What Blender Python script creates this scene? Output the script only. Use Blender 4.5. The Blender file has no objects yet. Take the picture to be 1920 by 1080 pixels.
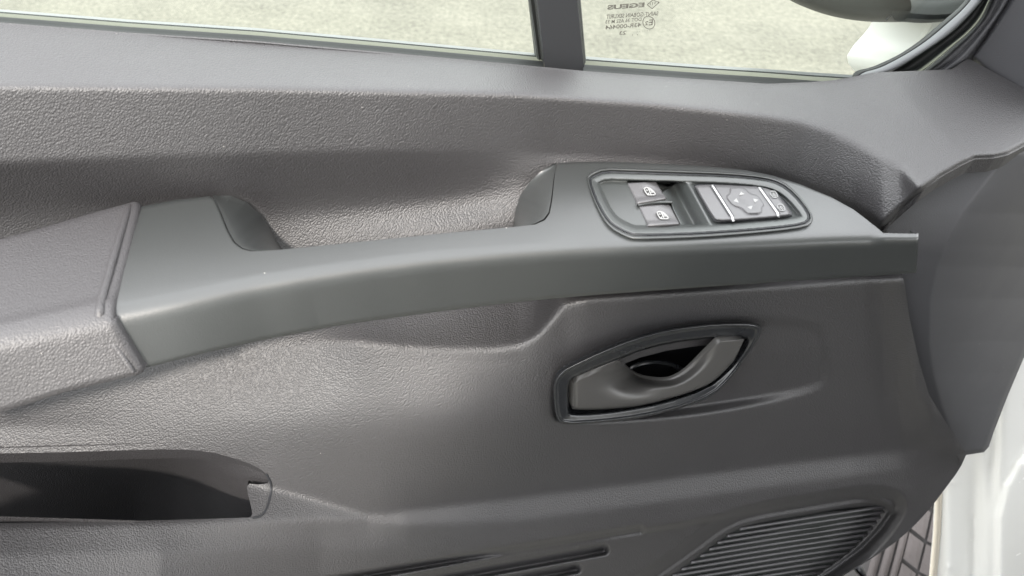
import bpy, bmesh, math, random
import numpy as np
from mathutils import Vector, Matrix, Euler

random.seed(4)
rng = np.random.default_rng(4)
S = bpy.context.scene
COL = S.collection

# ------------------------------------------------------------------ camera
F_PX = 1507.0                      # focal length in photo pixels (1920 wide)
PITCH, YAW, DIST = math.radians(38), math.radians(15), 0.62
TARGET = np.array([0.0, 0.0, 1.32])          # a point on the door plane (Y = 0)
FW = np.array([math.sin(YAW) * math.cos(PITCH), math.cos(YAW) * math.cos(PITCH), -math.sin(PITCH)])
RT = np.array([math.cos(YAW), -math.sin(YAW), 0.0])
UP = np.cross(RT, FW)
CAM = TARGET - FW * DIST
cd = bpy.data.cameras.new('camera')
cam = bpy.data.objects.new('camera', cd); COL.objects.link(cam)
cd.sensor_width = 36.0; cd.lens = 36.0 * F_PX / 1920.0
cd.clip_start = 0.02; cd.clip_end = 500.0
M3 = Matrix(((RT[0], UP[0], -FW[0]), (RT[1], UP[1], -FW[1]), (RT[2], UP[2], -FW[2])))
cam.matrix_world = Matrix.Translation(Vector(CAM)) @ M3.to_4x4()
cd.dof.use_dof = True
cd.dof.focus_distance = 0.60
cd.dof.aperture_fstop = 14.0
S.camera = cam

# ------------------------------------------------------------------ light
SUN_AZ, SUN_EL = math.radians(200), math.radians(38)   # compass azimuth, 0 = +Y, clockwise
Ldir = Vector((math.sin(SUN_AZ) * math.cos(SUN_EL), math.cos(SUN_AZ) * math.cos(SUN_EL), math.sin(SUN_EL)))
w = bpy.data.worlds.new('World'); S.world = w; w.use_nodes = True
nt = w.node_tree; nt.nodes.clear()
sky = nt.nodes.new('ShaderNodeTexSky'); sky.sky_type = 'NISHITA'; sky.sun_disc = False
sky.sun_elevation = SUN_EL; sky.sun_rotation = SUN_AZ
sky.air_density = 1.0; sky.dust_density = 0.6; sky.ozone_density = 1.0
bg = nt.nodes.new('ShaderNodeBackground'); bg.inputs[1].default_value = 0.15
wo = nt.nodes.new('ShaderNodeOutputWorld')
hs = nt.nodes.new('ShaderNodeHueSaturation'); hs.inputs['Saturation'].default_value = .35
nt.links.new(sky.outputs[0], hs.inputs['Color'])
# thin bright cloud over the whole sky
wtc = nt.nodes.new('ShaderNodeTexCoord'); wn_ = nt.nodes.new('ShaderNodeTexNoise'); wn_.inputs['Scale'].default_value = 3.0; wn_.inputs['Detail'].default_value = 6
nt.links.new(wtc.outputs['Generated'], wn_.inputs['Vector'])
wmr = nt.nodes.new('ShaderNodeMapRange'); wmr.inputs['From Min'].default_value = .3; wmr.inputs['From Max'].default_value = .7
wmr.inputs['To Min'].default_value = .60; wmr.inputs['To Max'].default_value = .92
nt.links.new(wn_.outputs['Fac'], wmr.inputs['Value'])
wmx = nt.nodes.new('ShaderNodeMix'); wmx.data_type = 'RGBA'; wmx.inputs['B'].default_value = (7.0, 7.05, 7.1, 1)
nt.links.new(wmr.outputs[0], wmx.inputs['Factor']); nt.links.new(hs.outputs[0], wmx.inputs['A']); nt.links.new(wmx.outputs['Result'], bg.inputs[0]); nt.links.new(bg.outputs[0], wo.inputs[0])
sl = bpy.data.lights.new('sun', 'SUN'); sl.energy = 1.3; sl.angle = math.radians(3.5); sl.color = (1.0, 0.93, 0.85)
sun = bpy.data.objects.new('sun', sl); COL.objects.link(sun)
sun.rotation_euler = (-Ldir).to_track_quat('-Z', 'Y').to_euler()
S.view_settings.view_transform = 'Standard'; S.view_settings.look = 'None'
S.view_settings.gamma = 1.0; S.view_settings.exposure = 2.22
S.cycles.max_bounces = 8

# ------------------------------------------------------------------ helpers: pixel ray -> point on a real plane
def ray(u, v):
    u = np.asarray(u, float); v = np.asarray(v, float)
    return FW * F_PX + RT * (u[..., None] - 960.0) - UP * (v[..., None] - 540.0)
def P(u, v, r):
    """point seen at photo pixel (u, v) that lies r metres inside of the door plane"""
    d = ray(u, v); t = (-np.asarray(r, float) - CAM[1]) / d[..., 1]
    return CAM + d * t[..., None]
class Plane:
    def __init__(s, p0, n):
        s.p0 = np.asarray(p0, float); s.n = np.asarray(n, float) / np.linalg.norm(n)
        if s.n @ (CAM - s.p0) < 0: s.n = -s.n
    def at(s, u, v, h=0.0):
        d = ray(u, v); h = np.asarray(h, float)
        t = ((s.p0 - CAM) @ s.n + h) / (d @ s.n)
        return CAM + d * t[..., None]
def pts(*a): return np.array(a, float)
def dense(poly, step=3.0, closed=True):
    poly = np.asarray(poly, float); q = np.vstack([poly, poly[:1]]) if closed else poly
    out = []
    for a, b in zip(q[:-1], q[1:]):
        n = max(1, int(math.hypot(*(b - a)) / step))
        for k in range(n): out.append(a + (b - a) * k / n)
    if not closed: out.append(q[-1])
    return np.array(out)
def smooth_poly(poly, it=2, closed=True):
    p = np.asarray(poly, float)
    for _ in range(it):                               # Chaikin corner cutting
        q = np.roll(p, -1, 0) if closed else p[1:]
        a = p if closed else p[:-1]
        n = np.empty((2 * len(a), p.shape[1])); n[0::2] = .75 * a + .25 * q; n[1::2] = .25 * a + .75 * q
        if not closed: n = np.vstack([p[:1], n, p[-1:]])
        p = n
    return p
def inside(poly, u, v):
    c = np.zeros(u.shape, bool); n = len(poly)
    for i in range(n):
        (x1, y1), (x2, y2) = poly[i], poly[(i + 1) % n]
        if y1 == y2: continue
        k = ((y1 > v) != (y2 > v))
        c ^= k & (u < (x2 - x1) * (v - y1) / (y2 - y1) + x1)
    return c
def near(poly, u, v, closed=True):
    """distance to a polyline and the nearest point on it"""
    best = np.full(u.shape, 1e18); bu = np.zeros(u.shape); bv = np.zeros(u.shape)
    n = len(poly)
    for i in range(n if closed else n - 1):
        (x1, y1), (x2, y2) = poly[i], poly[(i + 1) % n]
        dx, dy = x2 - x1, y2 - y1; L = dx * dx + dy * dy
        if L < 1e-9: continue
        t = np.clip(((u - x1) * dx + (v - y1) * dy) / L, 0, 1)
        px, py = x1 + t * dx, y1 + t * dy
        d = (u - px) ** 2 + (v - py) ** 2
        k = d < best
        best = np.where(k, d, best); bu = np.where(k, px, bu); bv = np.where(k, py, bv)
    return np.sqrt(best), bu, bv
def sdist(poly, u, v):
    d, _, _ = near(poly, u, v)
    return np.where(inside(poly, u, v), d, -d)
def sstep(a, b, x):
    t = np.clip((x - a) / (b - a), 0, 1); return t * t * (3 - 2 * t)
def blur(a, s):
    n = int(3 * s) + 1; k = np.exp(-.5 * (np.arange(-n, n + 1) / s) ** 2); k /= k.sum()
    for ax in (0, 1):
        p = np.pad(a, [(n, n) if i == ax else (0, 0) for i in (0, 1)], mode='edge')
        o = np.zeros_like(a)
        for j, w_ in enumerate(k):
            o += w_ * (p[j:j + a.shape[0]] if ax == 0 else p[:, j:j + a.shape[1]])
        a = o
    return a

ROOTLOC = {}
def empty(name, loc, label, cat, group=None):
    o = bpy.data.objects.new(name, None); COL.objects.link(o); o.location = loc
    o.empty_display_size = .05
    o['label'] = label; o['category'] = cat; o['kind'] = 'thing'
    if group: o['group'] = group
    ROOTLOC[o] = np.array(loc, float)
    return o
def base_of(o):
    while o is not None and o.parent is not None: o = o.parent
    return ROOTLOC.get(o, np.zeros(3))
def mesh_obj(name, V, Fc, mat, parent=None, smooth=True, label=None, kind=None):
    V = np.asarray(V, float).reshape(-1, 3) - (base_of(parent) if parent is not None else 0)
    me = bpy.data.meshes.new(name)
    if isinstance(Fc, np.ndarray):
        nf, k = Fc.shape
        me.vertices.add(len(V)); me.vertices.foreach_set('co', V.astype(np.float32).ravel())
        me.loops.add(nf * k); me.loops.foreach_set('vertex_index', Fc.astype(np.int32).ravel())
        me.polygons.add(nf); me.polygons.foreach_set('loop_start', np.arange(0, nf * k, k, dtype=np.int32))
        me.update(calc_edges=True)
    else:
        me.from_pydata(V.tolist(), [], Fc); me.update()
    me.polygons.foreach_set('use_smooth', [smooth] * len(me.polygons))
    me.materials.append(mat)
    o = bpy.data.objects.new(name, me); COL.objects.link(o)
    if parent is not None: o.parent = parent
    if label: o['label'] = label
    if kind: o['kind'] = kind
    return o

def loft(name, rows, mat, parent=None, close=False, cap=False, **k):
    """quads between rows of 3D points"""
    R = np.array(rows, float); n, m = R.shape[:2]
    idx = np.arange(n * m).reshape(n, m)
    if close: idx = np.hstack([idx, idx[:, :1]])
    Q = np.stack([idx[:-1, :-1], idx[:-1, 1:], idx[1:, 1:], idx[1:, :-1]], -1).reshape(-1, 4)
    V = R.reshape(-1, 3)
    if cap:
        fs = [tuple(q) for q in Q.tolist()] + [tuple(range(m))[::-1], tuple(range((n - 1) * m, n * m))]
        return mesh_obj(name, V, fs, mat, parent, **k)
    return mesh_obj(name, V, Q, mat, parent, **k)

def field_part(name, poly, posf, step, mat, parent, back=None, holes=(), smooth=True, lip=0.0, **k):
    """sheet over a pixel outline; posf(u, v) -> 3D; boundary snapped to the outline, edge turned back by vector `back`"""
    poly = np.asarray(poly, float)
    u0, v0 = poly.min(0) - step; u1, v1 = poly.max(0) + step
    us = np.arange(u0, u1 + step, step); vs = np.arange(v0, v1 + step, step)
    U, V = np.meshgrid(us, vs)
    ins = inside(poly, U, V)
    for h in holes: ins &= ~inside(h, U, V)
    nb = ins.copy()
    nb[1:] |= ins[:-1]; nb[:-1] |= ins[1:]
    t = nb.copy(); nb[:, 1:] |= t[:, :-1]; nb[:, :-1] |= t[:, 1:]
    sn = nb & ~ins
    su, sv = U[sn], V[sn]
    best, bu, bv = near(poly, su, sv)
    for h in holes:
        d, hu, hv = near(np.asarray(h, float), su, sv); kk = d < best
        best = np.where(kk, d, best); bu = np.where(kk, hu, bu); bv = np.where(kk, hv, bv)
    U[sn] = bu; V[sn] = bv
    fm = nb[:-1, :-1] & nb[1:, :-1] & nb[:-1, 1:] & nb[1:, 1:]
    fm &= (ins[:-1, :-1] | ins[1:, :-1] | ins[:-1, 1:] | ins[1:, 1:])
    idm = -np.ones(U.shape, np.int64)
    ids = np.arange(U.size).reshape(U.shape)
    q = np.stack([ids[:-1, :-1][fm], ids[1:, :-1][fm], ids[1:, 1:][fm], ids[:-1, 1:][fm]], -1)
    used = np.unique(q); remap = -np.ones(U.size, np.int64); remap[used] = np.arange(len(used))
    q = remap[q]
    X = posf(U.ravel()[used], V.ravel()[used])
    if back is not None:
        back = np.asarray(back, float)
        for pl in [poly] + [np.asarray(h, float) for h in holes]:
            b = dense(pl, step * 1.5)
            B0 = posf(b[:, 0], b[:, 1]); n = len(B0)
            o = len(X)
            X = np.vstack([X, B0, B0 + back])
            i = np.arange(n); j = (i + 1) % n
            q = np.vstack([q, np.stack([o + i, o + j, o + n + j, o + n + i], -1)])
    return mesh_obj(name, X, q, mat, parent, smooth=smooth, **k)

def tube3(path, rad, n=8, squash=(1, 1), updir=(0, 0, 1)):
    """rows of a tube round a 3D path"""
    path = np.asarray(path, float); rows = []
    rad = np.broadcast_to(np.asarray(rad, float), (len(path),))
    for i, p in enumerate(path):
        t = path[min(i + 1, len(path) - 1)] - path[max(i - 1, 0)]; t /= np.linalg.norm(t)
        a = np.cross(t, updir); a /= np.linalg.norm(a); b = np.cross(a, t)
        an = np.linspace(0, 2 * math.pi, n, endpoint=False)
        rows.append(p + rad[i] * (np.cos(an)[:, None] * a * squash[0] + np.sin(an)[:, None] * b * squash[1]))
    return rows
def curve_at(tab, u):
    tab = np.asarray(tab, float); return np.interp(u, tab[:, 0], tab[:, 1])

# ------------------------------------------------------------------ materials
def new_mat(name):
    m = bpy.data.materials.new(name); m.use_nodes = True
    t = m.node_tree; return m, t, t.nodes['Principled BSDF'], t.nodes, t.links
def plastic(name, col, rough, grain=0.0, gscale=330.0, fine=0.0, fscale=1500.0, spec=.5, dust=0.0, var=.12, stretch=.62):
    m, t, b, N, L = new_mat(name)
    b.inputs['Roughness'].default_value = rough
    b.inputs['Specular IOR Level'].default_value = spec
    tc = N.new('ShaderNodeTexCoord')
    n1 = N.new('ShaderNodeTexNoise'); n1.inputs['Scale'].default_value = 9; n1.inputs['Detail'].default_value = 5
    L.new(tc.outputs['Object'], n1.inputs['Vector'])
    mx = N.new('ShaderNodeMix'); mx.data_type = 'RGBA'
    c = np.array(col)
    mx.inputs['A'].default_value = (*(c * (1 - var)), 1); mx.inputs['B'].default_value = (*(c * (1 + var)), 1)
    L.new(n1.outputs['Fac'], mx.inputs['Factor'])
    colout = mx.outputs['Result']
    if dust:
        vo = N.new('ShaderNodeTexVoronoi'); vo.inputs['Scale'].default_value = 55
        L.new(tc.outputs['Object'], vo.inputs['Vector'])
        lt = N.new('ShaderNodeMath'); lt.operation = 'LESS_THAN'; lt.inputs[1].default_value = dust
        L.new(vo.outputs['Distance'], lt.inputs[0])
        m2 = N.new('ShaderNodeMix'); m2.data_type = 'RGBA'; m2.inputs['B'].default_value = (.5, .48, .45, 1)
        L.new(colout, m2.inputs['A']); L.new(lt.outputs[0], m2.inputs['Factor']); colout = m2.outputs['Result']
    L.new(colout, b.inputs['Base Color'])
    # slight gloss variation
    mr = N.new('ShaderNodeMapRange'); mr.inputs['To Min'].default_value = rough - .05; mr.inputs['To Max'].default_value = rough + .06
    n2 = N.new('ShaderNodeTexNoise'); n2.inputs['Scale'].default_value = 23; n2.inputs['Detail'].default_value = 4
    L.new(tc.outputs['Object'], n2.inputs['Vector']); L.new(n2.outputs['Fac'], mr.inputs['Value']); L.new(mr.outputs[0], b.inputs['Roughness'])
    nrm = None
    if grain:
        mr_ = N.new('ShaderNodeMapping'); mr_.inputs['Rotation'].default_value = (0, math.radians(43), 0)
        mp = N.new('ShaderNodeMapping'); mp.inputs['Scale'].default_value = (stretch, 1, 1)
        L.new(mr_.outputs[0], mp.inputs['Vector'])
        wn = N.new('ShaderNodeTexNoise'); wn.inputs['Scale'].default_value = gscale * .45; wn.inputs['Detail'].default_value = 2
        L.new(tc.outputs['Object'], wn.inputs['Vector'])
        ad = N.new('ShaderNodeVectorMath'); ad.operation = 'MULTIPLY_ADD'
        ad.inputs[1].default_value = (.35 / gscale,) * 3
        L.new(wn.outputs['Color'], ad.inputs[0]); L.new(tc.outputs['Object'], ad.inputs[2])
        L.new(ad.outputs[0], mr_.inputs['Vector'])
        vo = N.new('ShaderNodeTexVoronoi'); vo.feature = 'F1'; vo.inputs['Scale'].default_value = gscale
        
        L.new(mp.outputs[0], vo.inputs['Vector'])
        iv = N.new('ShaderNodeMath'); iv.operation = 'MULTIPLY'; iv.inputs[1].default_value = -1
        L.new(vo.outputs['Distance'], iv.inputs[0])
        bp = N.new('ShaderNodeBump'); bp.inputs['Strength'].default_value = 1.0
        bp.inputs['Distance'].default_value = grain
        L.new(iv.outputs[0], bp.inputs['Height']); nrm = bp.outputs[0]
    if fine:
        fn = N.new('ShaderNodeTexNoise'); fn.inputs['Scale'].default_value = fscale; fn.inputs['Detail'].default_value = 3
        L.new(tc.outputs['Object'], fn.inputs['Vector'])
        b2 = N.new('ShaderNodeBump'); b2.inputs['Strength'].default_value = 1.0; b2.inputs['Distance'].default_value = fine
        L.new(fn.outputs['Fac'], b2.inputs['Height'])
        if nrm is not None: L.new(nrm, b2.inputs['Normal'])
        nrm = b2.outputs[0]
    if nrm is not None: L.new(nrm, b.inputs['Normal'])
    return m

M_GRAIN = plastic('grained_plastic', (.027, .0256, .0272), .52, grain=.00034, gscale=1150, dust=.015, spec=1.0)
M_PAD = plastic('armrest_vinyl', (.038, .0355, .0375), .52, grain=.00026, gscale=1150, dust=.010, spec=1.0)
M_POD = plastic('fine_grain_plastic', (.040, .040, .044), .52, fine=.00012, fscale=1100, dust=.018)
M_BAR = plastic('satin_plastic', (.033, .0355, .035), .35, fine=.00008, fscale=1400, dust=.020, spec=1.0)
M_SWITCH = plastic('switch_deck_plastic', (.042, .046, .045), .36, fine=.00003, fscale=1600, dust=.010, spec=1.0)
M_BUTTON = plastic('button_plastic', (.085, .083, .086), .45, fine=.00002, fscale=1800, spec=1.0)
M_BEZEL = plastic('smooth_bezel_plastic', (.017, .018, .020), .26, fine=.00003, fscale=1500, spec=.7)
M_LEVER = plastic('lever_plastic', (.062, .060, .058), .36, fine=.00003, fscale=1500)
M_BLACK = plastic('black_plastic', (.016, .017, .020), .40)
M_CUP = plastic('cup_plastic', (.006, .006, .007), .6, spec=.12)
M_RUBBER = plastic('seal_rubber', (.022, .024, .023), .50, fine=.00006, fscale=900, spec=.4)
M_SEAL = plastic('seal_dark_rubber', (.010, .011, .011), .6, fine=.00006, fscale=900, spec=.15)
M_FELT = plastic('seal_felt', (.10, .108, .082), .9, fine=.0003, fscale=900)
M_TRIMG = plastic('grey_moulding', (.12, .125, .13), .45)
M_PILLAR = plastic('pillar_plastic', (.020, .021, .023), .42, fine=.00002, fscale=1500, spec=.4)
M_GRILLE = plastic('grille_plastic', (.062, .060, .064), .42, fine=.00004, fscale=1300)
M_MIRROR = plastic('mirror_plastic', (.024, .027, .026), .5, fine=.00010, fscale=700, spec=.4)
M_MARK = plastic('white_print', (.29, .29, .285), .5, var=.02)
M_SILVER = plastic('silver_strip', (.48, .48, .48), .32, var=.02)
M_DARKMARK = plastic('dark_print', (.05, .05, .055), .5)
M_WHITE = plastic('white_paint', (.80, .80, .775), .25, var=.015)
M_BEIGE = plastic('sealer_edge', (.62, .57, .48), .5, var=.05)
M_TYRE = plastic('tyre_rubber', (.105, .092, .090), .75, fine=.0005, fscale=260, var=.35)
M_TYREDARK = plastic('tyre_groove', (.045, .042, .042), .85, var=.2)

def glass_mat():
    m, t, b, N, L = new_mat('window_glass'); N.remove(b)
    tr = N.new('ShaderNodeBsdfTransparent'); tr.inputs[0].default_value = (.93, .955, .93, 1)
    gl = N.new('ShaderNodeBsdfGlossy'); gl.inputs['Roughness'].default_value = .02
    fr = N.new('ShaderNodeFresnel'); ge = N.new('ShaderNodeNewGeometry'); mi = N.new('ShaderNodeMapRange'); mi.inputs['To Min'].default_value = 1.45; mi.inputs['To Max'].default_value = 1 / 1.45
    L.new(ge.outputs['Backfacing'], mi.inputs['Value']); L.new(mi.outputs[0], fr.inputs['IOR'])
    mx = N.new('ShaderNodeMixShader'); out = N['Material Output']
    L.new(fr.outputs[0], mx.inputs[0]); L.new(tr.outputs[0], mx.inputs[1]); L.new(gl.outputs[0], mx.inputs[2]); L.new(mx.outputs[0], out.inputs[0])
    return m
def print_mat():
    m, t, b, N, L = new_mat('glass_print')
    b.inputs['Base Color'].default_value = (.06, .058, .05, 1); b.inputs['Roughness'].default_value = .8
    tr = N.new('ShaderNodeBsdfTransparent'); mx = N.new('ShaderNodeMixShader'); mx.inputs[0].default_value = .92
    L.new(tr.outputs[0], mx.inputs[1]); L.new(b.outputs[0], mx.inputs[2]); L.new(mx.outputs[0], N['Material Output'].inputs[0])
    return m
def ground_mat():
    m, t, b, N, L = new_mat('pale_paving')
    b.inputs['Roughness'].default_value = .9
    tc = N.new('ShaderNodeTexCoord')
    mp = N.new('ShaderNodeMapping'); mp.inputs['Rotation'].default_value = (0, 0, math.radians(20)); mp.inputs['Scale'].default_value = (1, .7, 1)
    L.new(tc.outputs['Object'], mp.inputs['Vector'])
    n1 = N.new('ShaderNodeTexNoise'); n1.inputs['Scale'].default_value = 2.2; n1.inputs['Detail'].default_value = 8; n1.inputs['Roughness'].default_value = .6
    n2 = N.new('ShaderNodeTexNoise'); n2.inputs['Scale'].default_value = 34; n2.inputs['Detail'].default_value = 5; n2.inputs['Roughness'].default_value = .75
    for n in (n1, n2): L.new(mp.outputs[0], n.inputs['Vector'])
    mm = N.new('ShaderNodeMath'); mm.operation = 'MULTIPLY_ADD'; mm.inputs[1].default_value = .30
    L.new(n1.outputs['Fac'], mm.inputs[0]); 
    m5 = N.new('ShaderNodeMath'); m5.operation = 'MULTIPLY'; m5.inputs[1].default_value = .70
    L.new(n2.outputs['Fac'], m5.inputs[0]); L.new(m5.outputs[0], mm.inputs[2])
    cr = N.new('ShaderNodeValToRGB')
    cr.color_ramp.elements[0].position = .34; cr.color_ramp.elements[0].color = (.082, .079, .065, 1)
    cr.color_ramp.elements[1].position = .66; cr.color_ramp.elements[1].color = (.215, .206, .170, 1)
    L.new(mm.outputs[0], cr.inputs[0]); L.new(cr.outputs[0], b.inputs['Base Color'])
    bp = N.new('ShaderNodeBump'); bp.inputs['Distance'].default_value = .004; bp.inputs['Strength'].default_value = .7
    L.new(n2.outputs['Fac'], bp.inputs['Height']); L.new(bp.outputs[0], b.inputs['Normal'])
    return m
M_GLASS, M_PRINT, M_GROUND = glass_mat(), print_mat(), ground_mat()

# ------------------------------------------------------------------ ground
g = mesh_obj('ground', [(-150, -150, 0), (150, -150, 0), (150, 150, 0), (-150, 150, 0)], [(0, 1, 2, 3)], M_GROUND, None, kind='structure')

# ------------------------------------------------------------------ the door
DOOR = empty('van_side_door', (0.0, 0.0, 0.45), 'open van door seen from inside, dark grey grained trim with grab bar and window switches', 'van door')

# relief of the trim: feature lines running along the door (u, v, r)
A_ = pts((-456, 27), (-180, 27), (0, 42), (240, 61), (480, 77), (720, 98), (960, 120), (1095, 133), (1300, 148), (1440, 157), (1520, 154), (1565, 150),
         (1600, 144), (1630, 137), (1660, 135), (1737, 132), (1785, 130), (1815, 109), (1920, 166), (2010, 214))
LINES = [
 pts((-180, 27, .000), (960, 120, .000), (1095, 133, 0), (1300, 148, 0), (1440, 157, .002), (1565, 150, .006), (1660, 135, .012), (1737, 128, .026), (1815, 108, .042), (1920, 95, .062), (2010, 90, .08)),
 pts((-180, 161, .056), (0, 162, .056), (480, 165, .053), (960, 175, .046), (1200, 192, .044), (1320, 204, .045), (1440, 217, .049), (1500, 228, .055),
     (1560, 249, .066), (1615, 273, .079), (1652, 294, .090), (1690, 312, .101), (1727, 357, .119), (1765, 332, .124), (1802, 311, .126), (1827, 299, .126), (1865, 297, .127), (1920, 275, .130), (2010, 232, .14)),
 pts((-180, 316, .058), (0, 306, .058), (240, 296, .056), (480, 288, .053), (720, 282, .050), (960, 284, .043), (1040, 290, .039), (1200, 296, .038), (1320, 303, .041), (1440, 318, .052), (1500, 336, .059),
     (1560, 360, .070), (1600, 382, .083), (1640, 412, .102), (1655, 425, .110), (1690, 400, .112), (1727, 366, .118), (2010, 300, .12)),
 pts((-180, 400, .036), (0, 395, .036), (300, 395, .036), (600, 392, .036), (860, 380, .038), (930, 365, .040), (975, 350, .044), (1040, 345, .045), (1440, 390, .045), (1655, 440, .09), (2010, 420, .1)),
 pts((-180, 490, .034), (250, 470, .036), (530, 470, .044), (700, 450, .050), (860, 432, .056), (930, 423, .056), (975, 416, .056), (1040, 410, .05), (1440, 440, .05), (1655, 470, .085), (2010, 470, .1)),
 pts((-180, 640, .050), (250, 640, .058), (400, 600, .056), (530, 580, .056), (700, 560, .056), (850, 545, .056), (960, 530, .052), (1005, 526, .056), (1050, 535, .090), (1100, 538, .090), (1640, 505, .084), (1700, 500, .09), (2010, 500, .1)),
 pts((-180, 716, .056), (250, 705, .067), (480, 664, .071), (600, 640, .078), (680, 640, .089), (760, 650, .094), (850, 654, .099), (930, 654, .103), (975, 648, .105), (1005, 632, .107), (1030, 606, .107), (1060, 572, .106),
     (1100, 560, .108), (1300, 546, .105), (1500, 534, .101), (1625, 525, .098), (1650, 523, .101), (1690, 520, .110), (1740, 520, .11), (2010, 520, .11)),
 pts((-180, 800, .063), (0, 800, .068), (200, 800, .078), (400, 790, .0905), (600, 790, .105), (750, 790, .114), (820, 790, .118), (865, 790, .1195), (910, 790, .1185), (960, 790, .115), (1050, 790, .1095), (1200, 785, .1035),
     (1400, 770, .098), (1600, 740, .091), (1655, 730, .090), (1685, 725, .096), (1715, 725, .108), (1745, 770, .112), (2010, 770, .11)),
 pts((-180, 905, .080), (0, 902, .086), (250, 902, .0965), (460, 904, .1035), (505, 915, .107), (600, 939, .111), (690, 966, .1155), (720, 964, .116), (760, 957, .1145), (850, 946, .109), (960, 933, .104), (1200, 903, .095),
     (1440, 872, .088), (1600, 854, .085), (1690, 845, .089), (1740, 838, .098), (1790, 842, .110), (2010, 842, .11)),
 pts((-180, 987, .152), (0, 985, .150), (250, 981, .141), (480, 977, .1285), (600, 974, .1215), (690, 973, .1178), (760, 985, .1215), (960, 978, .1140), (1200, 948, .1055), (1440, 914, .0985), (1600, 893, .0945), (1700, 880, .0950), (1800, 868, .100), (2010, 868, .10)),
 pts((-180, 1040, .171), (0, 1040, .168), (300, 1035, .154), (600, 1030, .1285), (800, 1030, .1235), (1000, 1018, .1165), (1200, 990, .1085), (1440, 950, .1010), (1600, 925, .0970), (1700, 915, .0960), (1800, 905, .098), (2010, 905, .1)),
 pts((-180, 1220, .230), (300, 1220, .195), (600, 1220, .140), (1000, 1220, .1120), (1440, 1220, .094), (1600, 1220, .09), (2010, 1220, .09)),
]
FU0, FV0, FS = -460.0, 0.0, 2.5
fus = np.arange(FU0, 2012, FS); fvs = np.arange(FV0, 1212, FS)
GU, GV = np.meshgrid(fus, fvs)
lv = np.array([np.interp(fus, l[:, 0], l[:, 1]) for l in LINES]); lr = np.array([np.interp(fus, l[:, 0], l[:, 2]) for l in LINES])
def corner_r(u, v):
    left = .002 + .000075 * (u - 1440) + .0005 * (v - 157)
    nx, tx = (u - 1660) * .73 - (v - 138) * .685, (u - 1660) * .685 + (v - 138) * .73
    return np.minimum(left, .009 + .000416 * tx - .00040 * nx)
kz = fus > 1380
for li in (0, 1): lr[li][kz] = lr[li][kz] * (1 - sstep(1380, 1660, fus[kz])) + corner_r(fus[kz], lv[li][kz]) * sstep(1380, 1660, fus[kz])
for i in range(1, len(lv)): lv[i] = np.maximum(lv[i], lv[i - 1] + 2)
R = np.empty(GU.shape)
for j in range(len(fus)): R[:, j] = np.interp(fvs, lv[:, j], lr[:, j])
zone = (GV < lv[1][None, :]) * sstep(1560, 1660, GU)
R = R * (1 - zone) + corner_r(GU, GV) * zone
Rs = blur(R, 2.2); Rw = blur(R, 9.0)
Rx = blur(Rw, 9.0)
vI = np.interp(GU, LINES[8][:, 0], LINES[8][:, 1])
wmix = sstep(660, 700, GV) * sstep(120, 260, GU) * (1 - sstep(-75, -35, GV - vI)) * (1 - sstep(1560, 1620, GU))
wmix = np.maximum(wmix, sstep(318, 345, GV) * (1 - sstep(520, 560, GV)) * (1 - sstep(960, 1020, GU)))
wx = sstep(690, 740, GV) * sstep(200, 400, GU) * (1 - sstep(-95, -55, GV - vI)) * (1 - sstep(1300, 1400, GU))
R = Rs * (1 - wmix) + Rw * wmix
R = R * (1 - wx) + Rx * wx
def stamp(poly, prof, pad=40, gain=None):
    """add prof(signed distance in px, + inside) to the relief"""
    global R
    poly = np.asarray(poly, float)
    a, b = poly.min(0) - pad, poly.max(0) + pad
    ju = (fus >= a[0]) & (fus <= b[0]); jv = (fvs >= a[1]) & (fvs <= b[1])
    ix = np.ix_(jv, ju); d = sdist(poly, GU[ix], GV[ix])
    add = prof(d)
    if gain is not None: add = add * gain(GU[ix], GV[ix])
    R[ix] += add
# dish round the door handle, with its ledge along the bottom
DISH = smooth_poly(pts((1030, 700), (1030, 778), (1046, 800), (1250, 790), (1400, 768), (1500, 748), (1548, 732), (1562, 700), (1556, 630), (1530, 596), (1420, 590), (1300, 598), (1170, 632), (1060, 674)), 2)
stamp(DISH, lambda d: -.0128 * sstep(0, 24, d), gain=lambda u, v: (.30 + .70 * sstep(690, 790, v + (u - 1046) * .10)) * (1 - .72 * sstep(1330, 1550, u)))
# openings for the handle and the map pocket
BEZ_IN = pts((1067, 772), (1066, 742), (1067, 718), (1076, 708), (1157, 675), (1206, 656), (1255, 644), (1313, 636), (1354, 633), (1399, 634), (1403, 640), (1388, 667), (1363, 697), (1326, 727), (1247, 754), (1165, 769), (1110, 775), (1072, 776))
BEZ_HOLE = BEZ_IN.mean(0) + (BEZ_IN - BEZ_IN.mean(0)) * np.array([1.04, 1.09])
# map pocket: mouth cut into the trim, back wall leaning away
POCK = pts((-330, 880), (-300, 857), (-180, 853), (0, 850), (120, 848), (240, 844), (330, 842), (390, 846), (440, 859), (480, 874), (500, 888), (508, 904), (486, 909), (461, 906), (467, 935), (475, 969), (460, 971), (240, 977), (0, 981), (-180, 984), (-310, 984), (-330, 960))
def pock_r(u, v):
    tp = curve_at(pts((-180, 853), (0, 850), (240, 844), (330, 842), (390, 846), (440, 859), (480, 874), (500, 888), (508, 904)), u)
    lean = .115 * (1 - .97 * sstep(240, 480, np.asarray(u, float)))
    return rfield(u, tp - 3) - .0012 - .0002 * sstep(430, 476, np.asarray(u, float)) - lean * np.clip((v - tp) / 128.0, 0, 1.6)
SEAM = smooth_poly(pts((499, 888), (508, 904), (509, 916), (505, 940), (496, 962), (484, 970), (474, 971)), 2, False)
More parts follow.
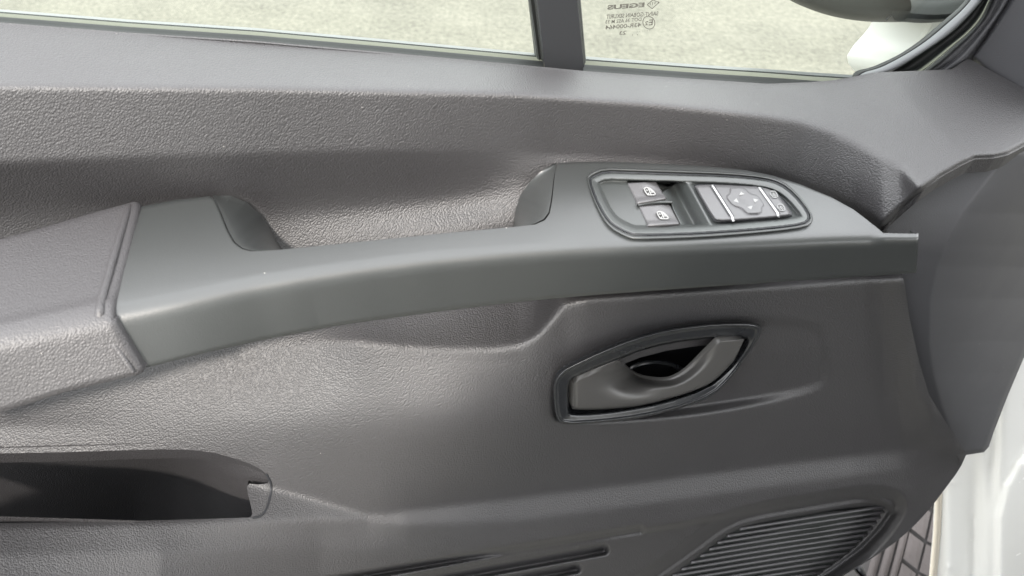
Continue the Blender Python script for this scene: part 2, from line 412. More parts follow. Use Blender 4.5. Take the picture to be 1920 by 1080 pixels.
# lower insert set back under a step, with grooves and the loudspeaker well
INS = pts((560, 1122), (690, 1094), (960, 1035), (1200, 993), (1270, 982), (1340, 967), (1440, 951), (1540, 932), (1596, 924), (1636, 929), (1664, 944), (1682, 962), (1660, 995), (1622, 1034), (1560, 1078), (1440, 1150), (1330, 1215), (560, 1215))
stamp(INS, lambda d: -.014 * sstep(-1, 9, d))
def groove(a, b, rad, dep):
    d, _, _ = near(pts(a, b), GU, GV, False)
    global R
    R -= dep * (1 - sstep(rad * .35, rad, d))
groove((560, 1099), (1200, 993), 9, .011); groove((560, 1136), (1132, 1031), 11, .010); groove((560, 1160), (1080, 1066), 11, .010); groove((560, 1190), (1033, 1100), 11, .010)
LIP = smooth_poly(pts((1170, 1130), (1240, 1082), (1310, 1032), (1352, 1000), (1388, 981), (1440, 969), (1540, 953), (1630, 938), (1668, 944), (1672, 952), (1640, 998), (1598, 1038), (1540, 1080), (1440, 1146), (1330, 1205), (1100, 1205)), 2)
stamp(LIP, lambda d: np.interp(d, (-36, -30, -8, 3, 8, 14), (0, 0, -.020, -.0158, -.023, -.023)), gain=lambda u, v: 1.0 - .35 * sstep(1560, 1660, u))
# rolled rim of the upper trim over the hinge cover
RIM = pts((1655, 428), (1690, 393), (1727, 360), (1765, 332), (1802, 311), (1827, 299), (1865, 297), (1890, 291), (1920, 275), (2010, 230))
rd, _, _ = near(RIM, GU, GV, False)
R -= .006 * (1 - sstep(0, 9, rd)) * (GV < 440)
R = blur(R, .6)
def rfield(u, v):
    x = np.clip((np.asarray(u, float) - FU0) / FS, 0, len(fus) - 1.001); y = np.clip((np.asarray(v, float) - FV0) / FS, 0, len(fvs) - 1.001)
    i = x.astype(int); j = y.astype(int); fx = x - i; fy = y - j
    return (R[j, i] * (1 - fx) + R[j, i + 1] * fx) * (1 - fy) + (R[j + 1, i] * (1 - fx) + R[j + 1, i + 1] * fx) * fy
SIL = pts((1812, 852), (1800, 879), (1768, 922), (1750, 946), (1722, 978), (1697, 1002), (1660, 1029), (1600, 1066), (1575, 1081), (1480, 1136), (1400, 1180), (1370, 1205))
TRIM = np.vstack([A_, RIM[::-1], pts((1655, 445), (1684, 500), (1696, 530), (1706, 600), (1724, 680), (1742, 740), (1770, 786), (1800, 830)), smooth_poly(SIL, 1, False), pts((-456, 1205))])
field_part('trim_panel', TRIM, lambda u, v: P(u, v, rfield(u, v)), FS, M_GRAIN, DOOR, back=(0.0, .003, -.012), holes=(smooth_poly(POCK, 1), BEZ_HOLE))

PO = pts((-345, 842), (-178, 840), (0, 838), (240, 832), (345, 829), (400, 836), (456, 855), (496, 880), (512, 902), (512, 1060), (-178, 1075), (-345, 1075))
PK = field_part('map_pocket', PO, lambda u, v: P(u, v, pock_r(u, v)), 4.0, M_GRAIN, DOOR)
uu = np.linspace(-345, 520, 40)
b_ = P(uu, np.full(40, 1060.0), pock_r(uu, np.full(40, 1060.0))); f_ = P(uu, np.full(40, 1075.0), np.interp(uu, (-178, 300, 520), (.145, .136, .116)))
loft('pocket_floor', [b_ + np.array([0, .004, .004]), b_ + np.array([0, -.004, -.002]), f_, f_ + np.array([0, -.004, .06])], M_GRAIN, PK)
# end wall of the pocket under the ledge
ee = pts((464, 908), (468, 935), (476, 968), (478, 985))
er = rfield(ee[:, 0], ee[:, 1]) - .001
loft('pocket_end', [P(ee[:, 0], ee[:, 1], er), P(ee[:, 0], ee[:, 1], er) + np.array([.004, .06, -.03])], M_GRAIN, PK)
sm = smooth_poly(SEAM, 1, False)
loft('shut_line', tube3(P(sm[:, 0], sm[:, 1], rfield(sm[:, 0], sm[:, 1]) + .0002), .0007, 6, updir=(0, -1, .3)), M_BLACK, PK)

# ---- hinge cover at the front edge of the door
POD = np.vstack([pts((1650, 432), (1684, 386), (1722, 350), (1760, 323), (1800, 302), (1827, 290), (1865, 287), (1890, 281), (1920, 265), (2012, 216), (2012, 455), (1960, 570), (1920, 670), (1890, 741), (1864, 808), (1854, 838), (1845, 848), (1812, 853), (1797, 852)),
                 smooth_poly(pts((1784, 842), (1766, 818), (1742, 783), (1714, 735), (1697, 680), (1688, 600), (1685, 528)), 1, False), pts((1664, 520), (1660, 445))])
XC = pts((290, 1888), (350, 1842), (400, 1804), (460, 1772), (500, 1757), (560, 1744), (640, 1742), (700, 1750), (760, 1766), (850, 1800))
def pod_r(u, v):
    c = np.interp(v, XC[:, 0], XC[:, 1]); d = u - c
    r = .076 + .026 * sstep(200, 480, v) - .012 * sstep(520, 860, v) - .00010 * np.clip(d, 0, 400) - .0000012 * np.clip(d, 0, 300) ** 2 + .00006 * np.clip(d, -200, 0)
    e, _, _ = near(POD, u, v)
    return r - .004 * (1 - sstep(0, 7, e))
field_part('hinge_cover', POD, lambda u, v: P(u, v, pod_r(u, v)), 3.0, M_POD, DOOR, back=(0.012, .03, 0))

# ---- corner trim below the A-pillar
COR = pts((1817, 106), (1842, 74), (1872, 31), (1894, -2), (1920, -50), (2012, -50), (2012, 228), (1920, 180), (1850, 142))
field_part('corner_trim', COR, lambda u, v: P(u, v, -.014 + .00030 * (u - 1817) + .00010 * (v - 106) - .006 * (1 - sstep(0, 8, near(COR, u, v)[0]))), 3.0, M_POD, DOOR, back=(0, .03, 0))

# ------------------------------------------------------------------ grab bar with switch deck
DECK = Plane(P(1200.0, 303.0, .048), (.07, -.09, 1.0))
print('deck normal', DECK.n)
BK = [(252, 388), (330, 373), (394, 366), (402, 372), (414, 402), (426, 432), (438, 453), (452, 464), (470, 469), (527, 466), (700, 449), (850, 434), (960, 424), (1004, 419), (1022, 411), (1031, 398), (1036, 370), (1041, 320), (1046, 304),
      (1120, 302), (1200, 304), (1320, 310), (1400, 318), (1450, 328), (1500, 344), (1560, 369), (1600, 391), (1640, 422), (1656, 436), (1700, 437), (1722, 437)]
BK = dense(pts(*BK), 4.0, False)
bk_fu = np.interp(BK[:, 0], (252, 402, 440, 1640, 1722), (193, 375, 430, 1640, 1722))
for i in range(1, len(bk_fu)): bk_fu[i] = max(bk_fu[i], bk_fu[i - 1] + .15)
FR = pts((190, 592), (330, 567), (480, 536), (600, 517), (720, 500), (840, 487), (960, 477), (1100, 469), (1270, 463), (1440, 456), (1560, 451), (1650, 449), (1724, 449))
BT = pts((190, 712), (262, 696), (370, 668), (480, 643), (640, 612), (800, 590), (960, 570), (1100, 557), (1300, 542), (1500, 528), (1640, 519), (1700, 515), (1724, 513))
def smooth_curve(tab, u, s=60):
    uu = np.linspace(tab[0, 0] - 200, tab[-1, 0] + 200, 2400); sl0 = (tab[1, 1] - tab[0, 1]) / (tab[1, 0] - tab[0, 0]); sl1 = (tab[-1, 1] - tab[-2, 1]) / (tab[-1, 0] - tab[-2, 0])
    y = np.interp(uu, tab[:, 0], tab[:, 1]); y = np.where(uu < tab[0, 0], tab[0, 1] + sl0 * (uu - tab[0, 0]), y); y = np.where(uu > tab[-1, 0], tab[-1, 1] + sl1 * (uu - tab[-1, 0]), y)
    n = int(s / (uu[1] - uu[0])); k = np.hanning(2 * n + 1); k /= k.sum(); y = np.convolve(np.pad(y, n, mode='edge'), k, 'valid')
    return np.interp(u, uu, y)
fv = smooth_curve(FR, bk_fu); bt_u = np.interp(bk_fu, (193, 330, 480, 1722), (262, 372, 505, 1718)); bv = smooth_curve(BT, bt_u)
Bp = DECK.at(BK[:, 0], BK[:, 1]); Fp = DECK.at(bk_fu, fv)
print('front edge r', [(int(a),round(float(b),3)) for a,b in zip(bk_fu[::25], -Fp[::25, 1])]); print('back', [(int(a),int(v_),round(float(b),3)) for a,v_,b in zip(BK[::12,0],BK[::12,1], -Bp[::12, 1])])
Tp = P(bt_u, bv, -Fp[:, 1] + np.interp(bt_u, (262, 600, 1000, 1724), (.008, .0, -.004, -.006)))
topd = (Bp - Fp); tl = np.linalg.norm(topd, axis=1)[:, None]; topd /= np.maximum(tl, 1e-6)
dnd = (Tp - Fp); dl = np.linalg.norm(dnd, axis=1)[:, None]; dnd /= dl
ra = np.minimum(.0085, tl * .45); rb = .0085
rows = [Bp + np.array([0, .002, -.016]), Bp - DECK.n * .0012 + topd * .0006, Bp - topd * .0008]
for t in np.linspace(0.06, 1, 12)[:-1]: rows.append(Bp + (Fp + topd * ra - Bp) * t)
for t in np.linspace(0, 1, 8):
    rows.append((1 - t) ** 2 * (Fp + topd * ra) + 2 * t * (1 - t) * Fp + t * t * (Fp + dnd * rb))
for t in np.linspace(0.1, .96, 8): rows.append(Fp + dnd * rb + (Tp - Fp - dnd * rb) * t)
rows += [Tp + np.array([0, .0012, .0001]), Tp + np.array([0, .004, .0004]), Tp + np.array([0, .040, .002])]
rows = np.array(rows)
SWO = pts((1105, 338), (1112, 331), (1135, 322), (1187, 324), (1280, 327), (1367, 330), (1430, 336), (1461, 344), (1488, 364), (1515, 397), (1517, 411), (1506, 420), (1455, 427), (1355, 435), (1280, 439), (1194, 441), (1176, 436), (1149, 422), (1134, 405), (1116, 370))
SWO = smooth_poly(SWO, 1)
hole = smooth_poly(SWO.mean(0) + (SWO - SWO.mean(0)) * np.array([.985, .95]), 1)
n, m = rows.shape[:2]
proj = rows - CAM; dz = proj @ FW; pu = 960 + F_PX * (proj @ RT) / dz; pv = 540 - F_PX * (proj @ UP) / dz
idx = np.arange(n * m).reshape(n, m)
cu = (pu[:-1, :-1] + pu[1:, 1:]) / 2; cv = (pv[:-1, :-1] + pv[1:, 1:]) / 2
Q = np.stack([idx[:-1, :-1], idx[:-1, 1:], idx[1:, 1:], idx[1:, :-1]], -1)
keep = ~inside(hole, cu, cv) | (np.arange(n - 1)[:, None] > 16) | (np.arange(n - 1)[:, None] < 1)
Qk = Q[keep]
# front end closed
Vr = rows.reshape(-1, 3); c1 = len(Vr)
Vr = np.vstack([Vr, rows[:, -1] + np.where((np.arange(n) < 16)[:, None], np.array([.0015, 0, -.007]), np.array([.0015, .010, 0]))])
i = np.arange(n - 1)
Qk = np.vstack([Qk, np.stack([idx[:-1, -1], c1 + i, c1 + i + 1, idx[1:, -1]], -1)])
BAR = mesh_obj('grab_bar', Vr, Qk, M_BAR, DOOR)

# ends of the hand opening
def end_cap(edge, inner, sgn):
    e = dense(pts(*edge), 3, False); k = np.linspace(0, 1, len(e))
    q = dense(pts(*inner), 3, False); kq = np.linspace(0, 1, len(q))
    q = np.stack([np.interp(k, kq, q[:, 0]), np.interp(k, kq, q[:, 1])], 1)
    Ea = DECK.at(e[:, 0], e[:, 1], -.0016)
    rq = rfield(q[:, 0], q[:, 1]) + .004
    dq = DECK.at(q[:, 0], q[:, 1]); rq = np.maximum(np.minimum(rq, -dq[:, 1]), rq * 0 + .0)
    Qb = P(q[:, 0], q[:, 1], rq)
    rows = []
    for t in np.linspace(0, 1, 14):
        pu = e + (q - e) * t
        w_ = (1 - math.cos(t * math.pi / 2))
        A1 = DECK.at(pu[:, 0], pu[:, 1], -.0016)
        ra_, rb_ = -A1[:, 1], rq
        rows.append(P(pu[:, 0], pu[:, 1], ra_ * (1 - w_) + rb_ * w_))
    return loft('handle_end', rows, M_BAR, BAR)
end_cap([(399, 367), (416, 402), (428, 432), (441, 454), (455, 465), (472, 470), (500, 470)], [(402, 366), (432, 367), (462, 379), (488, 402), (508, 432), (520, 455), (529, 468)], 1)
end_cap([(1044, 305), (1039, 330), (1034, 370), (1029, 398), (1019, 411), (1003, 419), (985, 424)], [(1042, 305), (1018, 318), (992, 343), (975, 368), (967, 392), (964, 410), (963, 426)], -1)

# ------------------------------------------------------------------ armrest pad
PAD_TOP = pts((-440, 586), (-180, 500), (0, 450), (60, 434), (130, 413), (200, 393), (246, 381))
def pad_rows():
    rows = []
    t = np.linspace(0, 1, 180)
    bk = np.stack([np.interp(t, (0, 1), (-440, 249)), smooth_curve(PAD_TOP, np.interp(t, (0, 1), (-440, 249)), 30)], 1)
    fu = np.interp(t, (0, 1), (-440, 190)); fr = np.stack([fu, np.interp(fu, (-440, -180, 0, 100, 190), (728, 672, 634, 614, 597))], 1)
    bu = np.interp(t, (0, .95, 1), (-440, 222, 254)); bt = np.stack([bu, np.interp(bu, (-440, -180, 0, 120, 254), (892, 824, 777, 738, 706))], 1)
    off = .0030
    B = DECK.at(bk[:, 0], bk[:, 1], off); Fq = DECK.at(fr[:, 0], fr[:, 1], off)
    T = P(bt[:, 0], bt[:, 1], -Fq[:, 1] + .010)
    rows.append(B + np.array([0, .012, -.02])); 
    for a in np.linspace(0, 1, 5): rows.append(B + np.array([0, .0035 * math.cos(a * math.pi / 2), .0035 * math.sin(a * math.pi / 2) - .0035]) )
    td = Fq - B; tn = np.linalg.norm(td, axis=1)[:, None]; td = td / tn
    for s in np.linspace(.05, .84, 12): rows.append(B + (Fq - B) * s - DECK.n * .0012 * math.sin(s * 3.1))
    a0 = B + (Fq - B) * .84; a2 = Fq + (T - Fq) * .22
    for s in np.linspace(.08, 1, 10): rows.append((1 - s) ** 2 * a0 + 2 * s * (1 - s) * Fq + s * s * a2)
    for s in np.linspace(.3, .98, 8): rows.append(Fq + (T - Fq) * s)
    rows += [T + np.array([0, .002, -.0005]), T + np.array([0, .008, 0]), T + np.array([0, .05, .004])]
    return rows
rows = np.array(pad_rows())
# rounded front end, turned in
e = rows[:, -1]
ext = []
for a in np.linspace(0, 1, 6)[1:]:
    cen = rows[:, -1]
    ext.append(cen + np.array([.004 * math.sin(a * 1.57), 0, 0]) - (0.004 * (1 - math.cos(a * 1.57))) * np.where((np.arange(len(cen)) < 24)[:, None], DECK.n, np.array([0, -1.0, 0])))
ext.append(ext[-1] + np.array([.0005, .02, -.012]))
rows = np.concatenate([rows, np.stack(ext, 1)], 1)
PAD = loft('armrest_pad', rows, M_PAD, DOOR)
# raised piping along the pad's front edge
path = smooth_poly(pts((247, 386), (228, 446), (210, 509), (197, 555), (190, 585), (192, 604), (206, 630), (230, 664), (254, 699)), 2, False)
pp = DECK.at(path[:, 0] - 4, path[:, 1], .0022)
fe0 = DECK.at(np.array([190.0]), np.array([594.0]))[0]
low = path[:, 1] > 592
pp[low] = P(path[low, 0] - 4, path[low, 1], -fe0[1] + np.interp(path[low, 1], (592, 615, 700), (.0, .004, .0150)))
loft('piping', tube3(pp, np.interp(np.linspace(0, 1, len(pp)), (0, .06, .5, .62, .9, 1), (.0012, .0019, .0022, .0018, .0015, .0008)), 10), M_PAD, PAD)
# black joint between pad and bar
path = smooth_poly(pts((252, 384), (232, 448), (214, 512), (200, 560), (193, 592), (205, 618), (230, 655), (258, 698)), 2, False)
jj = DECK.at(path[:, 0], path[:, 1], -.002)
fe = DECK.at(np.array([193.0]), np.array([592.0]))[0]
lower = path[:, 1] > 592
jj[lower] = P(path[lower, 0], path[lower, 1], -fe[1] - .004)
loft('joint_gap', tube3(jj, .0019, 8), M_BLACK, DOOR)

# ------------------------------------------------------------------ switch panel on the deck
def sk(u, v): return u - .545 * (v - 340)
WELL1 = pts((1175, 339), (1274, 340), (1240, 362), (1251, 373), (1196, 382)); WELL2 = pts((1199, 386), (1258, 380), (1262, 392), (1276, 421), (1216, 423))
def sw_h(u, v):
    d = sdist(SWO, u, v)
    h = np.interp(d, (0, 1.2, 3, 9, 12.5, 17, 40), (-.004, .0004, .0009, .0003, -.0003, -.0035, -.0035))
    q = sk(u, v)
    inner = sstep(13, 17, d)
    h = h - inner * .0085 * np.exp(-((q - 1256) / 15.0) ** 2) + inner * .0022 * np.exp(-((q - 1289) / 8.0) ** 2)
    for wl in (WELL1, WELL2): h = h - .011 * sstep(0, 3, sdist(wl, u, v))
    # lower tray on the left behind the rockers
    return h
SWP = field_part('switch_panel', SWO, lambda u, v: DECK.at(u, v, sw_h(u, v)), 1.3, M_SWITCH, DOOR, back=tuple(-DECK.n * .004))
# dark joint round it
rr = DECK.at(SWO[:, 0], SWO[:, 1], .0002); rr = np.vstack([rr, rr[:1], rr[1:2]])
loft('panel_joint', tube3(rr, .00055, 6, updir=tuple(DECK.n)), M_BLACK, SWP)
# bevel of the deck running round the panel
o1 = SWO.mean(0) + (SWO - SWO.mean(0)) * np.array([1.012, 1.05]); o2 = SWO.mean(0) + (SWO - SWO.mean(0)) * np.array([1.035, 1.15])
om = (o1 + o2) / 2
loft('panel_surround', [np.vstack([DECK.at(o[:, 0], o[:, 1], h), DECK.at(o[:1, 0], o[:1, 1], h)]) for o, h in ((o1, .0003), ((o1 * 2 + o2) / 3, .0018), ((o1 + 2 * o2) / 3, .0016), (o2, .0002))], M_BAR, BAR)

def quad_grid(c, n=14, m=14):
    TL, TR, BR, BL = [np.array(x, float) for x in c]
    s = np.linspace(0, 1, m); t = np.linspace(0, 1, n)
    Sg, Tg = np.meshgrid(s, t)
    uv = ((1 - Tg) * (1 - Sg))[..., None] * TL + ((1 - Tg) * Sg)[..., None] * TR + (Tg * Sg)[..., None] * BR + (Tg * (1 - Sg))[..., None] * BL
    return Sg, Tg, uv
def rocker(c):
    Sg, Tg, uv = quad_grid(c, 18, 20)
    h = -.0028 + .0016 * np.sin(np.pi * Sg) * .6 - .0045 * np.clip(Sg - .62, 0, 1) ** 1.0 * (1 - Tg * .3) + .0018 * sstep(.72, .95, Tg)
    # thumb dish
    h -= .0011 * np.exp(-(((Sg - .62) / .24) ** 2 + ((Tg - .50) / .28) ** 2) ** 2)
    rows = [DECK.at(uv[i, :, 0], uv[i, :, 1], h[i]) for i in range(len(uv))]
    rows = [rows[0] - DECK.n * .006] + rows + [rows[-1] - DECK.n * .0015 + np.array([0, .0008, 0]), rows[-1] - DECK.n * .008 + np.array([0, .002, 0])]
    rows = np.array(rows)
    rows = np.concatenate([rows[:, :1] - DECK.n * .006, rows, rows[:, -1:] - DECK.n * .006], 1)
    return loft('window_switch', rows, M_BUTTON, SWP)
W1 = ((1177, 343), (1230, 340.5), (1249, 372), (1196, 381)); W2 = ((1199, 387), (1255, 383), (1274, 419.5), (1216, 423))
rocker(W1); rocker(W2)
dv = [pts((1195, 381.5), (1218, 377.5), (1240, 376.5), (1260, 376.8)), pts((1198, 386.5), (1220, 382), (1242, 380.8), (1261, 381.2))]
a, b = [smooth_poly(x, 2, False) for x in dv]
loft('switch_divider', [DECK.at(a[:, 0], a[:, 1], -.008), DECK.at(a[:, 0], a[:, 1], -.0022), DECK.at((a[:, 0] + b[:, 0]) / 2, (a[:, 1] + b[:, 1]) / 2, -.0014), DECK.at(b[:, 0], b[:, 1], -.0022), DECK.at(b[:, 0], b[:, 1], -.009)], M_SWITCH, SWP)

def flat_mark(name, poly, h, mat, parent, thick=.00025, plane=None):
    pl = plane or DECK; poly = np.asarray(poly, float)
    top = pl.at(poly[:, 0], poly[:, 1], h); bot = top - pl.n * thick * 3
    k = len(top)
    return mesh_obj(name, np.vstack([top, bot]), [tuple(range(k))] + [(i, (i + 1) % k, k + (i + 1) % k, k + i) for i in range(k)], mat, parent, smooth=False)
def strokes(name, segs, wd, h, mat, parent, plane=None):
    """a printed mark made of short bars, one mesh"""
    V, Fc = [], []
    pl = plane or DECK
    for (x1, y1, x2, y2) in segs:
        d = np.array([x2 - x1, y2 - y1], float); d /= max(np.hypot(*d), 1e-6); nn = np.array([-d[1], d[0]]) * wd / 2
        q = [np.array([x1, y1]) - nn, np.array([x2, y2]) - nn, np.array([x2, y2]) + nn, np.array([x1, y1]) + nn]
        o = len(V)
        for p in q: V.append(pl.at(np.array([p[0]]), np.array([p[1]]), h)[0])
        for p in q: V.append(pl.at(np.array([p[0]]), np.array([p[1]]), h - .0006)[0])
        Fc += [(o, o + 1, o + 2, o + 3)] + [(o + i, o + (i + 1) % 4, o + 4 + (i + 1) % 4, o + 4 + i) for i in range(4)]
    return mesh_obj(name, V, Fc, mat, parent, smooth=False)
z8 = lambda x, y, ox, oy: (ox + x / 8.0, oy + y / 8.0)
def ring_segs(poly): return [(*poly[i], *poly[(i + 1) % len(poly)]) for i in range(len(poly))]
def win_icon(ox, oy):
    o = [z8(x, y, ox, oy) for x, y in ((860, 345), (905, 330), (960, 352), (1005, 392), (1032, 430), (1018, 442), (915, 442), (885, 400))]
    segs = ring_segs(o) + [(*z8(895, 362, ox, oy), *z8(912, 385, ox, oy)), (*z8(925, 345, ox, oy), *z8(965, 440, ox, oy)), (*z8(945, 360, ox, oy), *z8(985, 385, ox, oy)), (*z8(960, 400, ox, oy), *z8(1000, 400, ox, oy)), (*z8(930, 410, ox, oy), *z8(925, 440, ox, oy))]
    return strokes('window_icon', segs, 2.1, -.0012, M_MARK, SWP)
win_icon(1100, 310); win_icon(1100 + 24.3, 310 + 44.8)

MSO = smooth_poly(pts((1302, 352), (1304, 347), (1334, 346), (1380, 347), (1430, 350), (1450, 357), (1467, 375), (1484, 400), (1482, 405), (1455, 409), (1377, 415), (1346, 416), (1336, 410)), 1)
def ms_h(u, v):
    d = sdist(MSO, u, v); return np.interp(d, (0, 1, 3.2, 5, 30), (-.003, -.0006, .0008, .0012, .0012)) - .0004 * np.exp(-((u - .62 * (v - 380) - 1400) / 26) ** 2)
MS = field_part('mirror_switch', MSO, lambda u, v: DECK.at(u, v, ms_h(u, v)), 1.3, M_BUTTON, SWP, back=tuple(-DECK.n * .006))
gp = DECK.at(*(MSO.mean(0) + (MSO - MSO.mean(0)) * 1.008).T, -.0028); gp = np.vstack([gp, gp[:2]])
loft('switch_joint', tube3(gp, .0007, 6, updir=tuple(DECK.n)), M_BLACK, SWP)
def strip(c, wd):
    c = dense(pts(*c), 3, False); a = c - np.array([wd / 2, 0]); b = c + np.array([wd / 2, 0])
    hh = ms_h(c[:, 0], np.minimum(c[:, 1], 412)) + .0008
    rows = [DECK.at(a[:, 0], a[:, 1], hh - .002), DECK.at(a[:, 0], a[:, 1], hh - .0002), DECK.at(c[:, 0], c[:, 1], hh + .0002), DECK.at(b[:, 0], b[:, 1], hh - .0002), DECK.at(b[:, 0], b[:, 1], hh - .002)]
    return loft('silver_strip', rows, M_SILVER, SWP)
strip(((1335, 346.5), (1372.5, 405), (1375, 415)), 4.6); strip(((1423, 350.5), (1458, 399), (1459.5, 408)), 5.2)
for off in (4.0, ):
    strokes('strip_joint', [(1339, 347, 1376.4, 405.5), (1331.2, 348, 1368, 405)], 1.0, .0016, M_BLACK, SWP)
    strokes('strip_joint', [(1428, 351, 1463, 401)], 1.2, .0016, M_BLACK, SWP)
CROSS = smooth_poly(np.array([z8(x, y, 1280, 320) for x, y in ((700, 285), (715, 250), (880, 243), (950, 275), (1020, 340), (1125, 362), (1180, 430), (1235, 520), (1190, 555), (1195, 645), (1010, 655), (955, 635), (880, 560), (760, 530), (690, 460), (648, 395), (660, 362), (708, 330))]), 2)
field_part('joystick_pad', CROSS, lambda u, v: DECK.at(u, v, .0010 + .0009 * sstep(0, 2.4, sdist(CROSS, u, v)) - .0005 * sstep(5, 18, sdist(CROSS, u, v))), 1.3, M_BUTTON, SWP, back=tuple(-DECK.n * .001))
for tri in (((850, 368), (875, 315), (928, 350)), ((762, 456), (805, 412), (842, 478)), ((1056, 418), (1135, 435), (1085, 478)), ((970, 545), (1050, 523), (1026, 583))):
    flat_mark('arrow_mark', [z8(x, y, 1280, 320) for x, y in tri], .0019, M_MARK, SWP)
def fold_icon(ox, oy):
    o = [z8(x, y, ox, oy) for x, y in ((1312, 325), (1335, 305), (1385, 308), (1412, 345), (1428, 385), (1405, 402), (1350, 398), (1345, 378), (1318, 360))]
    segs = ring_segs(o) + [(*z8(1350, 330, ox, oy), *z8(1360, 340, ox, oy)), (*z8(1375, 332, ox, oy), *z8(1350, 362, ox, oy)), (*z8(1390, 350, ox, oy), *z8(1362, 380, ox, oy)), (*z8(1405, 368, ox, oy), *z8(1385, 388, ox, oy))]
    return strokes('fold_icon', segs, 1.5, .0017, M_MARK, SWP)
fold_icon(1280, 320); fold_icon(1280 + 13.6, 320 + 24.6)

# ------------------------------------------------------------------ inside door handle
BEZ_OUT = smooth_poly(pts((1037, 745), (1036, 724), (1042, 706), (1055, 692), (1074, 682), (1124, 658), (1185, 634), (1247, 617), (1309, 608), (1371, 604), (1414, 605), (1427, 611), (1429, 624), (1412, 652), (1371, 709), (1338, 742), (1288, 763), (1206, 784), (1124, 794), (1060, 797), (1046, 792), (1039, 772)), 1)
HP0 = P(1230.0, 700.0, .1080); hx = P(1400.0, 690.0, .1000) - P(1050.0, 700.0, .1125); hz = P(1230.0, 620.0, .1115) - P(1230.0, 780.0, .1060)
HPL = Plane(HP0, np.cross(hx, hz))
BI = smooth_poly(BEZ_IN, 1)
def bez_h(u, v):
    do, _, _ = near(BEZ_OUT, u, v); di, _, _ = near(BI, u, v)
    t = do / (do + di + 1e-6)
    return np.interp(t, (0, .05, .13, .24, .36, .78, .9, 1), (-.005, .0040, .0068, .0066, .0050, .0034, .0026, -.003))
HND = field_part('door_handle', BEZ_OUT, lambda u, v: HPL.at(u, v, bez_h(u, v)), 1.5, M_BEZEL, DOOR, back=(0, .010, 0), holes=(BI,))
# joint shadow round the bezel is real: the bezel stands 5 mm proud of the dish
# cup behind the lever
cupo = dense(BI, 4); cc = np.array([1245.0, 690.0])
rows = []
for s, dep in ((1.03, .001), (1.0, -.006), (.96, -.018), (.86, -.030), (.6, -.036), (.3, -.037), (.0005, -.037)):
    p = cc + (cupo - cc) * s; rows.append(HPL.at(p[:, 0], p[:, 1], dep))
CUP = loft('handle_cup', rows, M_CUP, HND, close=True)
arc = smooth_poly(pts((1176, 694), (1190, 684), (1215, 679), (1240, 679), (1262, 684), (1280, 694), (1292, 704)), 2, False)
loft('cup_rib', tube3(HPL.at(arc[:, 0], arc[:, 1], -.026), .0020, 8), M_BEZEL, HND)
# lever
TOPL = [(1076, 714), (1084, 706), (1110, 694), (1140, 681), (1156, 675), (1163, 677), (1170, 683), (1180, 692), (1194, 702), (1212, 709), (1240, 712.5), (1258, 710.5), (1276, 702), (1294, 688), (1312, 669), (1330, 651), (1341, 640), (1348, 635), (1370, 634.5), (1394, 635.5)]
BOTL = [(1073.5, 767), (1082, 768), (1110, 768.5), (1140, 767), (1165, 765), (1185, 763), (1200, 760.5), (1218, 757), (1235, 753), (1252, 748), (1268, 743.5), (1284, 738.5), (1300, 733), (1314, 727), (1328, 721), (1342, 711), (1354, 700), (1366, 688), (1379, 673), (1395, 637)]
T_ = smooth_poly(pts(*TOPL), 2, False); B_ = smooth_poly(pts(*BOTL), 2, False)
rows = []
nr = 26
conc = (sstep(1150, 1178, T_[:, 0]) * (1 - sstep(1300, 1350, T_[:, 0])))
for t in np.linspace(0, 1, nr):                      # 0 bottom, 1 top
    p = B_ + (T_ - B_) * t
    u, v = p[:, 0], p[:, 1]
    dish = .0190 * np.exp(-(((u - 1186) / 50.0) ** 2 + ((v - 704) / 27.0) ** 2))
    roll = .0085 * conc * sstep(.45, 1.0, t) ** 1.3
    edge = .0022 * (1 - sstep(0, .10, t)) + .0020 * (1 - conc) * sstep(.88, 1, t)
    ends = .0022 * (1 - sstep(0, 8, u - 1074)) 
    h = .0038 + .0030 * sstep(1230, 1330, u) - dish - roll - edge - ends
    rows.append(HPL.at(u, v, h))
rows = [rows[0] - HPL.n * .010] + rows + [rows[-1] - HPL.n * .0010, rows[-1] - HPL.n * .0025]
rows = np.array(rows); rows = np.concatenate([rows[:, :1] - HPL.n * .012, rows, rows[:, -1:] - HPL.n * .012], 1)
loft('lever', rows, M_LEVER, HND)

# ------------------------------------------------------------------ loudspeaker grille: one rib per bar
GRP = smooth_poly(pts((1185, 1132), (1250, 1086), (1318, 1038), (1358, 1007), (1392, 988), (1440, 977), (1540, 962), (1660, 946), (1664, 952), (1632, 998), (1592, 1036), (1534, 1078), (1436, 1142), (1330, 1200), (1110, 1200)), 1)
gc = GRP.mean(0); gi = gc + (GRP - gc) * .86
A3 = np.linalg.lstsq(np.c_[gi, np.ones(len(gi))], rfield(gi[:, 0], gi[:, 1]), rcond=None)[0]
def grille_r(u, v): return A3[0] * u + A3[1] * v + A3[2] + .0015 + .005 * sstep(1520, 1660, u)
GR = mesh_obj('speaker_grille', *(lambda q: (P(q[:, 0], q[:, 1], grille_r(q[:, 0], q[:, 1]) - .001), [tuple(range(len(q)))]))(GRP), M_RUBBER, DOOR, smooth=False)
for k in range(26):
    off = k * 9.55
    us = np.linspace(1080, 1690, 1200); vs = 983 + off - .160 * (us - 1440) + .00003 * (us - 1440) ** 2
    okk = inside(GRP, us, vs)
    if okk.sum() < 40: continue
    ua, ub = us[okk].min(), us[okk].max()
    un = np.linspace(ua + 1, ub - 1, 24); vn = 983 + off - .160 * (un - 1440) + .00003 * (un - 1440) ** 2
    a = P(un, vn, grille_r(un, vn) + .0008)
    loft('rib', tube3(a, .00155, 8, squash=(1.0, 1.05)), M_GRILLE, GR, cap=True)

